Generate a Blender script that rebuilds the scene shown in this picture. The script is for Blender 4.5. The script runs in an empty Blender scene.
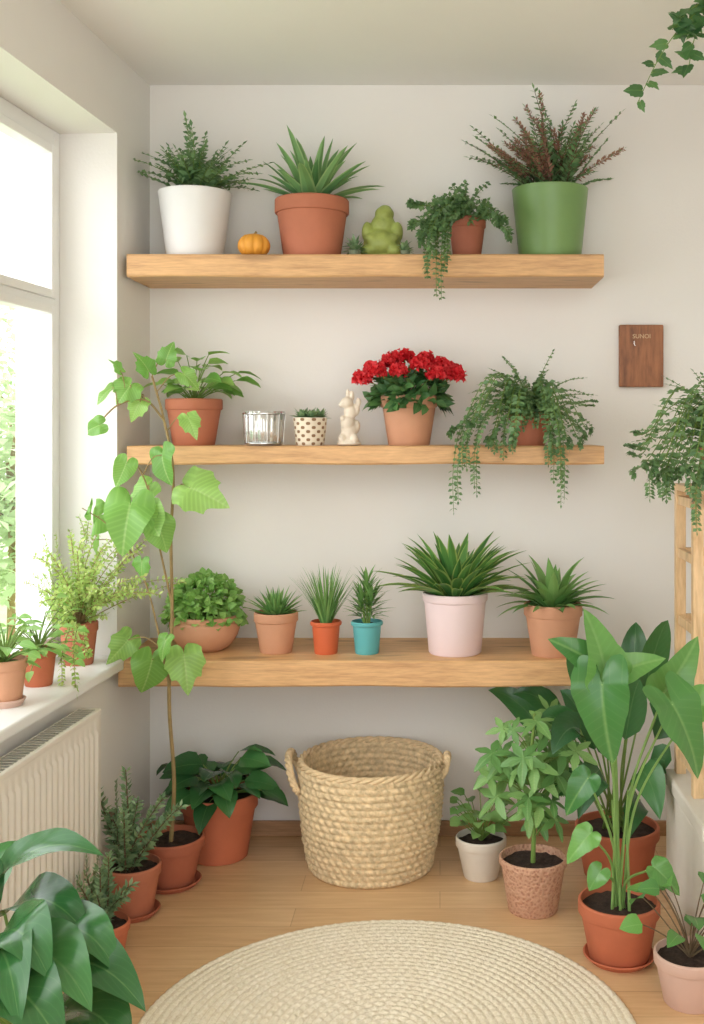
import bpy, math, random
from mathutils import Vector as V, Matrix
random.seed(7)
PI=math.pi; F=1100.0; CX,CY=440.0,430.0; H=1.35; YB=3.667
UP=V((0,0,1)); C=bpy.context.scene.collection
R=random.uniform
def W(px,py,d): return V(((px-CX)*d/F, d, H-(py-CY)*d/F))
def wallx(y): return -1.2347+.073*y
def col(r,g,b):
    f=lambda c: (c/255/12.92) if c/255<=.04045 else ((c/255+.055)/1.055)**2.4
    return (f(r),f(g),f(b),1)
# ---------------------------------------------------------------- materials
def base_mat(name):
    m=bpy.data.materials.new(name); m.use_nodes=True; nt=m.node_tree
    return m,nt,nt.nodes['Principled BSDF']
def N(nt,t,**k):
    n=nt.nodes.new(t)
    for a,b in k.items(): setattr(n,a,b)
    return n
def mixc(nt,fac,a,b,mode='MIX'):
    n=N(nt,'ShaderNodeMixRGB',blend_type=mode)
    for i,v in enumerate((fac,a,b)):
        if isinstance(v,bpy.types.NodeSocket): nt.links.new(v,n.inputs[i])
        else: n.inputs[i].default_value=v
    return n.outputs[0]
def mathn(nt,op,a,b=0.0):
    n=N(nt,'ShaderNodeMath',operation=op)
    for i,v in enumerate((a,b)):
        if isinstance(v,bpy.types.NodeSocket): nt.links.new(v,n.inputs[i])
        else: n.inputs[i].default_value=v
    return n.outputs[0]
def ramp(nt,fac,stops):
    n=N(nt,'ShaderNodeValToRGB'); e=n.color_ramp.elements
    while len(e)<len(stops): e.new(.5)
    for i,(p,c) in enumerate(stops): e[i].position=p; e[i].color=c
    nt.links.new(fac,n.inputs[0]); return n.outputs[0]
def noise(nt,vec,scale,detail=4,rough=.55):
    n=N(nt,'ShaderNodeTexNoise'); n.inputs['Scale'].default_value=scale; n.inputs['Detail'].default_value=detail; n.inputs['Roughness'].default_value=rough
    nt.links.new(vec,n.inputs['Vector']); return n.outputs['Fac']
def mapping(nt,scale):
    tc=N(nt,'ShaderNodeTexCoord'); mp=N(nt,'ShaderNodeMapping'); mp.inputs['Scale'].default_value=scale
    nt.links.new(tc.outputs['Object'],mp.inputs['Vector']); return mp.outputs[0]
def bump(nt,h,b,strength,dist=.004):
    n=N(nt,'ShaderNodeBump'); n.inputs['Strength'].default_value=strength; n.inputs['Distance'].default_value=dist
    nt.links.new(h,n.inputs['Height']); nt.links.new(n.outputs[0],b.inputs['Normal'])
def sc(c,k): return (min(1,c[0]*k),min(1,c[1]*k),min(1,c[2]*k),1)
def pm(name,c,rough=.6,var=.12,scale=9,bs=.15,bscale=90,metal=0,spec=.4):
    m,nt,b=base_mat(name); v=mapping(nt,(1,1,1))
    f=noise(nt,v,scale)
    cc=ramp(nt,f,[(.3,sc(c,1-var)),(.7,sc(c,1+var))])
    nt.links.new(cc,b.inputs['Base Color']); b.inputs['Roughness'].default_value=rough
    b.inputs['Metallic'].default_value=metal; b.inputs['Specular IOR Level'].default_value=spec
    if bs: bump(nt,noise(nt,v,bscale,3),b,bs)
    return m
def wood(name,c1,c2,grain=(1.2,14,14),rough=.5,kn=True):
    m,nt,b=base_mat(name); v=mapping(nt,grain)
    f=noise(nt,v,3.2,6,.6); f2=noise(nt,v,14,4,.6)
    a=ramp(nt,f,[(.32,c1),(.5,c2),(.62,sc(c2,1.12))])
    a=mixc(nt,.35,a,ramp(nt,f2,[(.35,sc(c1,.8)),(.65,sc(c2,1.15))]))
    k=noise(nt,mapping(nt,(2.5,7,7)),1.7,1)
    if kn: a=mixc(nt,ramp(nt,k,[(.64,(0,0,0,1)),(.74,(.6,.6,.6,1))]),a,sc(c1,.55))
    nt.links.new(a,b.inputs['Base Color']); b.inputs['Roughness'].default_value=rough
    bump(nt,f2,b,.12); return m
def leafm(name,c1,c2,vein=None,vs=.5,edge=None,rough=.42,trans=.25,dk=.1):
    m,nt,b=base_mat(name)
    at=N(nt,'ShaderNodeAttribute',attribute_name='rnd'); uv=N(nt,'ShaderNodeUVMap'); uv.uv_map='uv'
    a=mixc(nt,at.outputs['Fac'],c1,c2)
    sp=N(nt,'ShaderNodeSeparateXYZ'); nt.links.new(uv.outputs[0],sp.inputs[0])
    q=mathn(nt,'ABSOLUTE',mathn(nt,'SUBTRACT',sp.outputs[0],.5))
    v=sp.outputs[1]
    if vein:
        mid=ramp(nt,q,[(0,(1,1,1,1)),(.012,(.7,.7,.7,1)),(.03,(0,0,0,1))])
        a=mixc(nt,mathn(nt,'MULTIPLY',mid,vs),a,vein)
        w=mathn(nt,'SINE',mathn(nt,'MULTIPLY',mathn(nt,'SUBTRACT',v,mathn(nt,'MULTIPLY',q,.7)),56))
        lat=ramp(nt,w,[(.95,(0,0,0,1)),(1,(1,1,1,1))])
        a=mixc(nt,mathn(nt,'MULTIPLY',lat,vs*.25),a,vein)
        a=mixc(nt,mathn(nt,'MULTIPLY',ramp(nt,w,[(0,(1,1,1,1)),(.6,(0,0,0,1))]),dk),a,sc(c1,.75))
    if edge:
        e=ramp(nt,q,[(.33,(0,0,0,1)),(.42,(1,1,1,1))])
        a=mixc(nt,mathn(nt,'MULTIPLY',e,.8),a,edge)
    nt.links.new(a,b.inputs['Base Color']); b.inputs['Roughness'].default_value=rough
    b.inputs['Specular IOR Level'].default_value=.5
    out=nt.nodes['Material Output']; tr=N(nt,'ShaderNodeBsdfTranslucent'); mx=N(nt,'ShaderNodeMixShader'); mx.inputs[0].default_value=trans
    nt.links.new(mixc(nt,.2,a,(.5,.7,.2,1)) if 'petal' not in name else a,tr.inputs[0])
    nt.links.new(b.outputs[0],mx.inputs[1]); nt.links.new(tr.outputs[0],mx.inputs[2]); nt.links.new(mx.outputs[0],out.inputs[0])
    return m
M={}
M['wall']=pm('wall_plaster',col(232,229,223),.9,.012,2.5,.12,120)
M['ceil']=pm('ceiling_plaster',col(240,238,233),.9,.012,2.5,.08,120)
M['white']=pm('white_lacquer',col(239,239,237),.35,.01,5,0)
M['rad']=pm('radiator_enamel',col(232,226,215),.4,.015,4,0)
M['shelf']=wood('shelf_oak',col(182,136,90),col(210,166,116))
M['stand']=wood('pale_pine',col(198,160,112),col(220,188,144),(10,10,1.5))
M['base']=wood('baseboard_wood',col(142,104,70),col(170,130,92))
M['plaque']=wood('walnut_board',col(92,54,32),col(156,100,62),(9,3,1.2),kn=False)
M['terra']=pm('terracotta',col(182,112,84),.75,.1,7,.2,70)
M['terra2']=pm('orange_terracotta',col(188,106,74),.72,.1,7,.2,70)
M['terrad']=pm('deep_terracotta',col(170,98,72),.75,.12,7,.2,70)
M['peach']=pm('peach_terracotta',col(200,148,116),.75,.08,7,.15,70)
M['brownt']=pm('brown_terracotta',col(162,98,74),.75,.12,7,.2,70)
M['pinkt']=pm('dusty_pink_clay',col(206,172,156),.75,.06,7,.15,70)
M['whitepot']=pm('white_ceramic',col(228,227,224),.4,.03,7,.03,60)
M['cream']=pm('cream_ceramic',col(218,209,195),.65,.06,9,.15,60)
M['cupgrey']=pm('grey_green_clay',col(128,138,112),.7,.1,20,.2,80)
M['greenpot']=pm('green_glaze',col(114,147,88),.35,.06,5,.04,60)
M['orange']=pm('orange_glaze',col(200,98,60),.5,.06,5,.05,60)
M['teal']=pm('teal_glaze',col(92,168,170),.45,.05,5,.04,60)
M['blush']=pm('blush_ceramic',col(228,207,207),.45,.03,5,.03,60)
M['soil']=pm('dark_soil',col(58,44,36),.95,.45,60,.9,180)
M['pumpkin']=pm('pumpkin_skin',col(222,154,56),.5,.12,18,.05,60)
M['stem']=pm('green_stem',col(112,140,66),.6,.15,12,0)
M['wstem']=pm('woody_stem',col(146,124,82),.8,.2,30,.3,80)
M['dstem']=pm('brown_stem',col(104,86,62),.8,.2,30,.3,80)
M['figg']=pm('green_figurine_glaze',col(152,164,86),.45,.2,22,.3,60)
M['figw']=pm('cream_figurine_stone',col(222,209,190),.7,.08,20,.25,60)
M['plinth']=pm('cream_stone',col(220,213,200),.85,.05,5,.35,50)
M['metal']=pm('brushed_metal',col(205,205,202),.2,.1,20,0,60,.95)
M['pale']=pm('pale_carving',col(206,176,138),.8,.1,20,0)
M['cord']=pm('jute_cord',col(190,165,120),.9,.1,60,.3,200)
M['sea']=pm('seagrass',col(222,198,158),.85,.25,60,.7,240,0,.2)
M['rope']=pm('seagrass_light',col(222,196,156),.85,.2,55,.6,240,0,.2)
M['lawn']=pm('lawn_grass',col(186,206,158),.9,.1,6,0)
M['gdark']=leafm('leaf_deep_green',col(54,98,56),col(90,136,76),col(130,165,100),.5)
M['gmid']=leafm('leaf_mid_green',col(88,138,72),col(140,182,106),col(170,198,134),.35)
M['gfern']=leafm('leaf_fern_green',col(80,118,74),col(126,160,106),None)
M['ggrey']=leafm('leaf_grey_green',col(100,134,96),col(144,170,124),None)
M['glight']=leafm('leaf_light_green',col(114,166,74),col(166,206,118),col(196,222,150),.4,trans=.35)
M['gvine']=leafm('leaf_climber_green',col(104,162,70),col(166,210,112),col(196,222,150),.5,trans=.38,rough=.36,dk=.2)
M['gyel']=leafm('leaf_yellow_green',col(150,186,90),col(200,216,132),None,trans=.35)
M['gaga']=leafm('leaf_agave',col(80,128,78),col(124,166,104),None,edge=col(156,186,124))
M['gedge']=leafm('leaf_green_cream_edge',col(60,114,56),col(104,158,78),None,edge=col(170,192,104))
M['gphil']=leafm('leaf_glossy_philodendron',col(60,118,60),col(118,174,90),col(160,200,126),.35,rough=.24,trans=.25,dk=.04)
M['gbig']=leafm('leaf_glossy_dark',col(40,88,50),col(72,128,70),col(120,158,104),.3,rough=.26,trans=.18,dk=.04)
M['gfore']=leafm('leaf_foreground_glossy',col(36,84,44),col(70,126,68),col(116,156,92),.4,rough=.2,trans=.15,dk=.08)
M['gred']=leafm('leaf_reddish',col(146,98,90),col(172,130,108),None)
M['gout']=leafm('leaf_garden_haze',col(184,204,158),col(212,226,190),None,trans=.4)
M['redp']=leafm('red_petal',col(222,24,40),col(242,70,76),None,trans=.35,rough=.6)
def patt(name,c,c2,scale,t=.5):
    m,nt,b=base_mat(name); v=mapping(nt,(1,1,1))
    vo=N(nt,'ShaderNodeTexVoronoi'); vo.inputs['Scale'].default_value=scale; nt.links.new(v,vo.inputs['Vector'])
    nt.links.new(ramp(nt,vo.outputs['Distance'],[(t*.5,c2),(t,c)]),b.inputs['Base Color'])
    b.inputs['Roughness'].default_value=.75; bump(nt,vo.outputs['Distance'],b,.6,.006); return m
def dots(name,c,c2,k,kz):
    m,nt,b=base_mat(name); v=mapping(nt,(1,1,1)); sp=N(nt,'ShaderNodeSeparateXYZ'); nt.links.new(v,sp.inputs[0])
    u=mathn(nt,'SINE',mathn(nt,'MULTIPLY',mathn(nt,'ARCTAN2',sp.outputs[1],sp.outputs[0]),k))
    z=mathn(nt,'SINE',mathn(nt,'MULTIPLY',sp.outputs[2],kz)); p=mathn(nt,'MULTIPLY',u,z)
    nt.links.new(ramp(nt,p,[(.3,c),(.45,c2)]),b.inputs['Base Color']); b.inputs['Roughness'].default_value=.7; return m
M['patt']=dots('dotted_ceramic',col(226,214,192),col(138,104,74),9,250)
M['embo']=patt('embossed_clay',col(200,156,128),col(178,128,102),110)
def floor_mat():
    m,nt,b=base_mat('oak_floor_planks'); tc=N(nt,'ShaderNodeTexCoord')
    br=N(nt,'ShaderNodeTexBrick'); br.offset=.37
    for k,v in (('Scale',1),('Brick Width',1.1),('Row Height',.115),('Mortar Size',.0014),('Mortar Smooth',.3),('Bias',0)): br.inputs[k].default_value=v
    br.inputs['Color1'].default_value=col(204,164,120); br.inputs['Color2'].default_value=col(218,182,138); br.inputs['Mortar'].default_value=col(166,126,88)
    nt.links.new(tc.outputs['Object'],br.inputs['Vector'])
    v=mapping(nt,(1.3,14,1)); f=noise(nt,v,3.5,6,.6)
    a=mixc(nt,.35,br.outputs['Color'],ramp(nt,f,[(.3,col(182,136,92)),(.65,col(230,196,152))]))
    nt.links.new(a,b.inputs['Base Color']); b.inputs['Roughness'].default_value=.36; bump(nt,f,b,.06); return m
M['floor']=floor_mat()
NR=29; RR=.566
def rug_mat():
    m,nt,b=base_mat('jute_rug_coils'); v=mapping(nt,(1,1,1))
    ln=N(nt,'ShaderNodeVectorMath',operation='LENGTH'); nt.links.new(v,ln.inputs[0])
    w=mathn(nt,'ABSOLUTE',mathn(nt,'SINE',mathn(nt,'MULTIPLY',ln.outputs['Value'],PI*NR/RR)))
    f=noise(nt,v,150,4); f2=noise(nt,v,14,3)
    a=ramp(nt,f,[(.3,col(222,208,180)),(.7,col(246,237,218))])
    a=mixc(nt,mathn(nt,'MULTIPLY',ramp(nt,w,[(0,(1,1,1,1)),(.3,(0,0,0,1))]),.4),a,col(184,160,124))
    a=mixc(nt,.2,a,ramp(nt,f2,[(.3,col(222,206,176)),(.7,col(246,238,220))]))
    nt.links.new(a,b.inputs['Base Color']); b.inputs['Roughness'].default_value=.95; b.inputs['Specular IOR Level'].default_value=.1
    bump(nt,f,b,.7,.005); return m
M['rug']=rug_mat()
def glass_mat():
    m,nt,b=base_mat('window_glass'); out=nt.nodes['Material Output']
    tr=N(nt,'ShaderNodeBsdfTransparent'); gl=N(nt,'ShaderNodeBsdfGlossy'); gl.inputs['Roughness'].default_value=.02
    mx=N(nt,'ShaderNodeMixShader'); mx.inputs[0].default_value=.06
    nt.links.new(tr.outputs[0],mx.inputs[1]); nt.links.new(gl.outputs[0],mx.inputs[2]); nt.links.new(mx.outputs[0],out.inputs[0]); return m
M['glass']=glass_mat()
def cupglass():
    m,nt,b=base_mat('silvered_glass'); b.inputs['Base Color'].default_value=col(232,232,228); b.inputs['Roughness'].default_value=.12
    b.inputs['Transmission Weight'].default_value=.55; b.inputs['Metallic'].default_value=.45; return m
M['cup']=cupglass()
# ---------------------------------------------------------------- mesh builder
class MB:
    def __init__(s): s.v=[];s.f=[];s.u=[];s.r=[]
    def add(s,p,u=.5,v=.5,r=0): s.v.append(V(p)); s.u.append((u,v)); s.r.append(r); return len(s.v)-1
    def box(s,x0,y0,z0,x1,y1,z1,fn=None):
        g=fn or (lambda a,b,c:V((a,b,c))); n=len(s.v)
        for p in ((x0,y0,z0),(x1,y0,z0),(x1,y1,z0),(x0,y1,z0),(x0,y0,z1),(x1,y0,z1),(x1,y1,z1),(x0,y1,z1)): s.add(g(*p))
        for f in ((0,3,2,1),(4,5,6,7),(0,1,5,4),(1,2,6,5),(2,3,7,6),(3,0,4,7)): s.f.append([n+i for i in f])
    def lathe(s,prof,seg=48,c=(0,0,0),rf=None):
        c=V(c); rows=[]
        for (r,z) in prof:
            if r<1e-5: rows.append([s.add(c+V((0,0,z)))])
            else:
                row=[]
                for i in range(seg):
                    a=2*PI*i/seg; rr=r*(rf(a,z) if rf else 1)
                    row.append(s.add(c+V((rr*math.cos(a),rr*math.sin(a),z))))
                rows.append(row)
        for A,B in zip(rows,rows[1:]):
            for i in range(seg):
                j=(i+1)%seg
                if len(A)==1 and len(B)==1: continue
                if len(A)==1: s.f.append([A[0],B[j],B[i]])
                elif len(B)==1: s.f.append([A[i],A[j],B[0]])
                else: s.f.append([A[i],A[j],B[j],B[i]])
    def tube(s,pts,r0,r1=None,k=6):
        if r1 is None: r1=r0
        rows=[]; n=len(pts)
        for i,p in enumerate(pts):
            T=(pts[min(i+1,n-1)]-pts[max(i-1,0)])
            if T.length<1e-7: T=V((0,0,1))
            T.normalize(); A=T.cross(V((0,1,0)) if abs(T.y)<.9 else V((1,0,0))).normalized(); B=T.cross(A)
            r=r0+(r1-r0)*i/max(1,n-1)
            rows.append([s.add(p+A*(r*math.cos(2*PI*j/k))+B*(r*math.sin(2*PI*j/k))) for j in range(k)])
        for A,B in zip(rows,rows[1:]):
            for i in range(k): s.f.append([A[i],A[(i+1)%k],B[(i+1)%k],B[i]])
        s.f.append(rows[0][::-1]); s.f.append(rows[-1][:])
    def ell(s,c,r,rot=None,seg=20,rings=12):
        c=V(c); q=rot or Matrix.Identity(3); rows=[]
        for i in range(rings+1):
            a=-PI/2+PI*i/rings
            if i in (0,rings): rows.append([s.add(c+q@V((0,0,r[2]*math.sin(a))))])
            else: rows.append([s.add(c+q@V((r[0]*math.cos(a)*math.cos(2*PI*j/seg),r[1]*math.cos(a)*math.sin(2*PI*j/seg),r[2]*math.sin(a)))) for j in range(seg)])
        for A,B in zip(rows,rows[1:]):
            for i in range(seg):
                j=(i+1)%seg
                if len(A)==1: s.f.append([A[0],B[j],B[i]])
                elif len(B)==1: s.f.append([A[i],A[j],B[0]])
                else: s.f.append([A[i],A[j],B[j],B[i]])
    def build(s,name,mat,parent=None,loc=None,clamp=None,sharp=40,smooth=True,mods=None):
        o0=V((0,0,0))
        if parent is not None: o0=V(parent.location)
        elif loc is not None: o0=V(loc)
        vs=s.v
        if clamp=='room':
            vs=[]
            for p in s.v:
                w=p+o0; w.y=min(w.y,YB-.012-.004*random.random()); w.x=max(w.x,wallx(w.y)+.012); w.z=max(w.z,.004); vs.append(w-o0)
        elif clamp=='sill':
            vs=[]
            for p in s.v:
                w=p+o0; w.y=min(w.y,3.35); w.x=max(w.x,wallx(w.y)-.135)
                if w.x<wallx(w.y)+.045: w.z=max(w.z,.664)
                vs.append(w-o0)
        elif clamp:
            vs=[]
            for p in s.v: w=clamp(p+o0); vs.append(w-o0)
        me=bpy.data.meshes.new(name); me.from_pydata([tuple(p) for p in vs],[],s.f)
        me.materials.append(mat); ul=me.uv_layers.new(name='uv')
        us=[0.0]*(2*len(me.loops))
        for i,l in enumerate(me.loops): us[2*i],us[2*i+1]=s.u[l.vertex_index]
        ul.data.foreach_set('uv',us)
        a=me.attributes.new('rnd','FLOAT','POINT'); a.data.foreach_set('value',s.r)
        if smooth:
            me.polygons.foreach_set('use_smooth',[True]*len(me.polygons))
            try: me.set_sharp_from_angle(angle=math.radians(sharp))
            except Exception: pass
        o=bpy.data.objects.new(name,me); C.objects.link(o)
        if parent is not None: o.parent=parent
        elif loc is not None: o.location=loc
        return o
def bevel(o,w=.004,seg=2):
    m=o.modifiers.new('bevel','BEVEL'); m.width=w; m.segments=seg; m.limit_method='ANGLE'; return o
def tag(o,label,cat,group=None):
    o['label']=label; o['category']=cat
    if group: o['group']=group
    return o
def struct(o): o['kind']='structure'; return o
def thing(name,label,cat,loc,group=None):
    o=bpy.data.objects.new(name,None); C.objects.link(o); o.location=loc; o.empty_display_size=.05
    return tag(o,label,cat,group)
# ---------------------------------------------------------------- plant tools
SH={'strap':lambda t:(.75+1.6*t if t<.16 else (max(0,(1-t))/.84)**.6),
    'lance':lambda t:max(0,math.sin(PI*t**.8)),
    'ovate':lambda t:max(0,math.sin(PI*t**.62))**.85,
    'broad':lambda t:max(0,math.sin(PI*min(1,t**.62)))**.7,
    'fan':lambda t:.25+.75*math.sin(PI*.56*t)**1.2,
    'needle':lambda t:(1-t)**.6}
def ribbon(mb,pts,Wd,shape,up=UP,fold=.2,cols=1,wave=0,r=None):
    n=len(pts)-1; r=random.random() if r is None else r; f=SH[shape]; k=2*cols+1; b=len(mb.v); side0=None
    ph=R(0,6)
    for i,p in enumerate(pts):
        T=(pts[min(i+1,n)]-pts[max(i-1,0)]).normalized()
        s=T.cross(up)
        if s.length<.08: s=side0.copy() if side0 else V((math.cos(ph),math.sin(ph),0))
        s.normalize()
        if side0 and s.dot(side0)<0: s=-s
        side0=s; nr=s.cross(T); t=i/n; w=Wd*.5*f(t)
        for j in range(-cols,cols+1):
            q=j/cols
            mb.add(p+s*(w*q)+nr*(fold*w*abs(q)+wave*w*q*math.sin(t*13+ph+q)),q*.5+.5,t,r)
    for i in range(n):
        for j in range(k-1): a=b+i*k+j; mb.f.append([a,a+1,a+k+1,a+k])
def leaf(mb,p,d,L,Wd,bend=.5,n=5,shape='lance',fold=.2,cols=1,up=UP,wave=0):
    p=V(p); d=V(d).normalized(); pts=[p.copy()]; s=d.cross(up)
    if s.length<.05: a=R(0,6.3); s=V((math.cos(a),math.sin(a),0))
    s.normalize(); Q=Matrix.Rotation(-bend/n,3,s)
    for i in range(n): p=p+d*(L/n); pts.append(p.copy()); d=Q@d
    ribbon(mb,pts,Wd,shape,up,fold,cols,wave)
OUT={'heart':[(0,1),(14,.82),(40,.64),(70,.57),(100,.55),(130,.52),(155,.42),(172,.2),(180,.06)],
     'vine':[(0,1),(9,.84),(18,.7),(27,.63),(37,.72),(46,.62),(58,.6),(68,.66),(80,.54),(95,.5),(108,.54),(130,.48),(155,.38),(172,.2),(180,.06)],
     'arrow':[(0,1),(6,.9),(16,.7),(30,.53),(55,.41),(90,.36),(120,.40),(145,.46),(162,.36),(174,.14),(180,.04)],
     'spear':[(0,1),(5,.9),(12,.73),(24,.53),(50,.37),(95,.29),(130,.28),(165,.19),(180,.1)],
     'round':[(0,1),(30,.86),(60,.72),(100,.6),(140,.5),(165,.3),(180,.1)]}
def rad(shape,th):
    a=abs(math.degrees(th)); a=min(a,360-a)
    if shape=='lobed':
        t=math.radians(a); return (.62+.33*math.cos(5*t)+.07*math.cos(15*t))*(1-.25*(a/180))
    T=OUT[shape]
    for (a0,r0),(a1,r1) in zip(T,T[1:]):
        if a<=a1: return r0+(r1-r0)*(a-a0)/(a1-a0)
    return T[-1][1]
def pleaf(mb,p,d,L,shape='heart',normal=UP,bend=.25,fold=.15,m=26,rings=3,wide=1.0,wave=.04):
    p=V(p); d=V(d).normalized(); n=V(normal); n=(n-d*n.dot(d)).normalized(); s=d.cross(n); r=random.random(); ph=R(0,6)
    c=mb.add(p,.5,0,r); prev=None
    for k in range(1,rings+1):
        row=[]
        for i in range(m):
            th=2*PI*i/m; rr=L*rad(shape,th)*k/rings; a=rr*math.cos(th); b=rr*math.sin(th)*wide
            z=-bend*(a/L)**2*L+fold*abs(b)-.35*(b*b)/L*(1 if fold>=0 else 0)+wave*L*math.sin(4*th+ph)*(k/rings)**2
            row.append(mb.add(p+d*a+s*b+n*z,.5+.9*b/L,max(0,a/L)+.1,r))
        for i in range(m):
            j=(i+1)%m
            if prev: mb.f.append([prev[i],prev[j],row[j],row[i]])
            else: mb.f.append([c,row[j],row[i]])
        prev=row
def arc(p,az,el,L,droop,n=10,wig=.05,ys=1):
    p=V(p); pts=[p.copy()]
    for i in range(n):
        p=p+V((math.cos(el)*math.cos(az),math.cos(el)*math.sin(az)*ys,math.sin(el)))*(L/n); pts.append(p.copy())
        el=max(-1.5,el-droop/n); az+=R(-wig,wig)
    return pts
def cat(P,m=8):
    P=[V(p) for p in P]; Q=[P[0]*2-P[1]]+P+[P[-1]*2-P[-2]]; out=[]
    for i in range(1,len(Q)-2):
        a,b,c,d=Q[i-1:i+3]
        for k in range(m):
            t=k/m; out.append(.5*((2*b)+(c-a)*t+(2*a-5*b+4*c-d)*t*t+(3*b-a-3*c+d)*t**3))
    out.append(P[-1].copy()); return out
def samp(pts,t):
    x=t*(len(pts)-1); i=min(int(x),len(pts)-2); return pts[i].lerp(pts[i+1],x-i),(pts[i+1]-pts[i]).normalized()
def rup(): return V((R(-.5,.5),R(-1.0,.15),R(.25,.9)))
def frond(mb,pts,ll,lw,m=16,ang=60,t0=.12,shape='lance',taper=.75,n=2,droop=.3,jit=.15):
    for i in range(m):
        t=t0+(1-t0)*(i+.5)/m; p,T=samp(pts,t); s=T.cross(UP)
        if s.length<.1: s=V((1,0,0))
        s.normalize(); k=(1-taper*t)*(.75+.25*min(1,(t-t0)*6)); a=math.radians(ang)
        for sg in (-1,1):
            d=T*math.cos(a)+s*(sg*math.sin(a))+V((R(-jit,jit),R(-jit,jit),R(-jit,jit)))
            leaf(mb,p,d,ll*k*R(.85,1.15),lw*(.6+.4*k),droop,n,shape,.2,up=rup())
    p,T=samp(pts,.999); leaf(mb,p,T,ll*.5,lw*.6,.1,n,shape)
def sprig(mb,pts,ll,lw,m=20,k=3,ang=50,t0=.1,shape='lance',taper=.4,n=2,bend=.3):
    for i in range(m):
        t=t0+(1-t0)*(i+.5)/m; p,T=samp(pts,t); A=T.cross(V((0,1,0)) if abs(T.y)<.9 else V((1,0,0))).normalized(); B=T.cross(A)
        f0=R(0,6.3)
        for j in range(k):
            f=f0+2*PI*j/k+R(-.4,.4); a=math.radians(ang+R(-12,12)); q=(1-taper*t)*R(.8,1.2)
            leaf(mb,p,T*math.cos(a)+(A*math.cos(f)+B*math.sin(f))*math.sin(a),ll*q,lw*q,bend,n,shape,up=rup())
def rosette(mb,p,n,L,Wd,el,bend,shape='strap',seg=6,r0=.01,fold=.35,cols=1,wave=0,ys=1):
    for i in range(n):
        t=i/n; az=i*2.39996+R(-.15,.15); e=math.radians(el[0]+(el[1]-el[0])*t+R(-5,5)); l=L[0]+(L[1]-L[0])*R(0,1)
        d=V((math.cos(e)*math.cos(az),math.cos(e)*math.sin(az)*ys,math.sin(e)))
        leaf(mb,V(p)+V((math.cos(az)*r0,math.sin(az)*r0,0)),d,l,Wd*R(.85,1.1),bend*R(.6,1.3),seg,shape,fold,cols,wave=wave)
def leafy(fol,stm,p,n,pl,el,droop,ll,lw,shape='ovate',bend=.7,ys=.85,polar=False,cols=1,sr=.0022,az0=None):
    for i in range(n):
        t=(i+.5)/n; az=i*2.39996+R(-.2,.2) if az0 is None else R(*az0); e=math.radians(el[0]+(el[1]-el[0])*t+R(-6,6))
        P=arc(p,az,e,R(*pl),droop,7,.08,ys); stm.tube(P,sr,sr*.6,5); T=(P[-1]-P[-2]).normalized()
        hz=V((T.x,T.y,0)); hz=hz.normalized() if hz.length>.05 else V((math.cos(az),math.sin(az),0))
        d=(hz+V((0,0,T.z*.5-.15))).normalized()
        if polar: pleaf(fol,P[-1],d+V((R(-.3,.3),-.15,-.6)),R(*ll),polar,V((hz.x*.5+R(-.3,.3),hz.y*.4-.5,.8)),.25,.1,22,2)
        else: leaf(fol,P[-1],d,R(*ll),R(*lw),bend*R(.7,1.3),6,shape,.25,cols,wave=.06,up=V((R(-.3,.3),R(-.7,.1),.8)))
def dome(fol,n,c,r,L,Wd,shape='ovate'):
    for i in range(n):
        a=R(0,2*PI); e=math.asin(R(-.15,1)); d=V((math.cos(e)*math.cos(a),math.cos(e)*math.sin(a),math.sin(e))); k=R(.7,1)
        p=V(c)+V((d.x*r[0]*k,d.y*r[1]*k,d.z*r[2]*k)); dd=d+V((R(-.7,.7),R(-.7,.7),R(-.7,.3)))
        leaf(fol,p,dd,L*R(.7,1.2),Wd*R(.8,1.2),.5,3,shape,.2,up=d+V((0,-.2,.3)))
# ---------------------------------------------------------------- pots
def pot_mesh(rt,rb,h,style='rim'):
    mb=MB(); th=max(.005,rt*.07)
    if style=='rim':
        rh=h*.24; st=rt*.055; ra=rb+(rt-st-rb)*.95
        pr=[(0,0),(rb*.96,0),(rb,.003),(ra,h-rh),(rt-.002,h-rh+.001),(rt,h-rh+.004),(rt,h-.004),(rt-.003,h),(rt-th,h),(rt-th-.002,h*.8),(0,h*.78)]
    elif style=='band':
        rh=h*.14; pr=[(0,0),(rb*.96,0),(rb,.004),(rt-.006,h-rh),(rt-.001,h-rh+.002),(rt,h-rh+.005),(rt,h-.004),(rt-.003,h),(rt-th,h),(rt-th-.002,h*.8),(0,h*.78)]
    elif style=='bowl':
        pr=[(0,0),(rb*.95,0),(rb,.003)]+[(rb+(rt*1.03-rb)*math.sin(PI/2*t),h*.8*t**1.3) for t in (.15,.3,.45,.6,.8,1)]+[(rt*.98,h*.86),(rt,h*.9),(rt,h-.003),(rt-.003,h),(rt-th,h),(rt-th-.002,h*.82),(0,h*.8)]
    else:
        pr=[(0,0),(rb*.94,0),(rb*.99,.003),(rb+.001,.008),(rt-.001,h-.006),(rt,h-.003),(rt-.002,h),(rt-th,h),(rt-th-.002,h*.8),(0,h*.78)]
    mb.lathe(pr,56); return mb
def soil_mesh(r,z):
    mb=MB(); c=mb.add((0,0,z+.004)); prev=None; m=36
    for k in range(1,7):
        row=[mb.add((r*k/6*math.cos(2*PI*i/m),r*k/6*math.sin(2*PI*i/m),z+R(-.0025,.0035))) for i in range(m)]
        for i in range(m):
            j=(i+1)%m
            mb.f.append([prev[i],row[i],row[j],prev[j]] if prev else [c,row[i],row[j]])
        prev=row
    return mb
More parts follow.
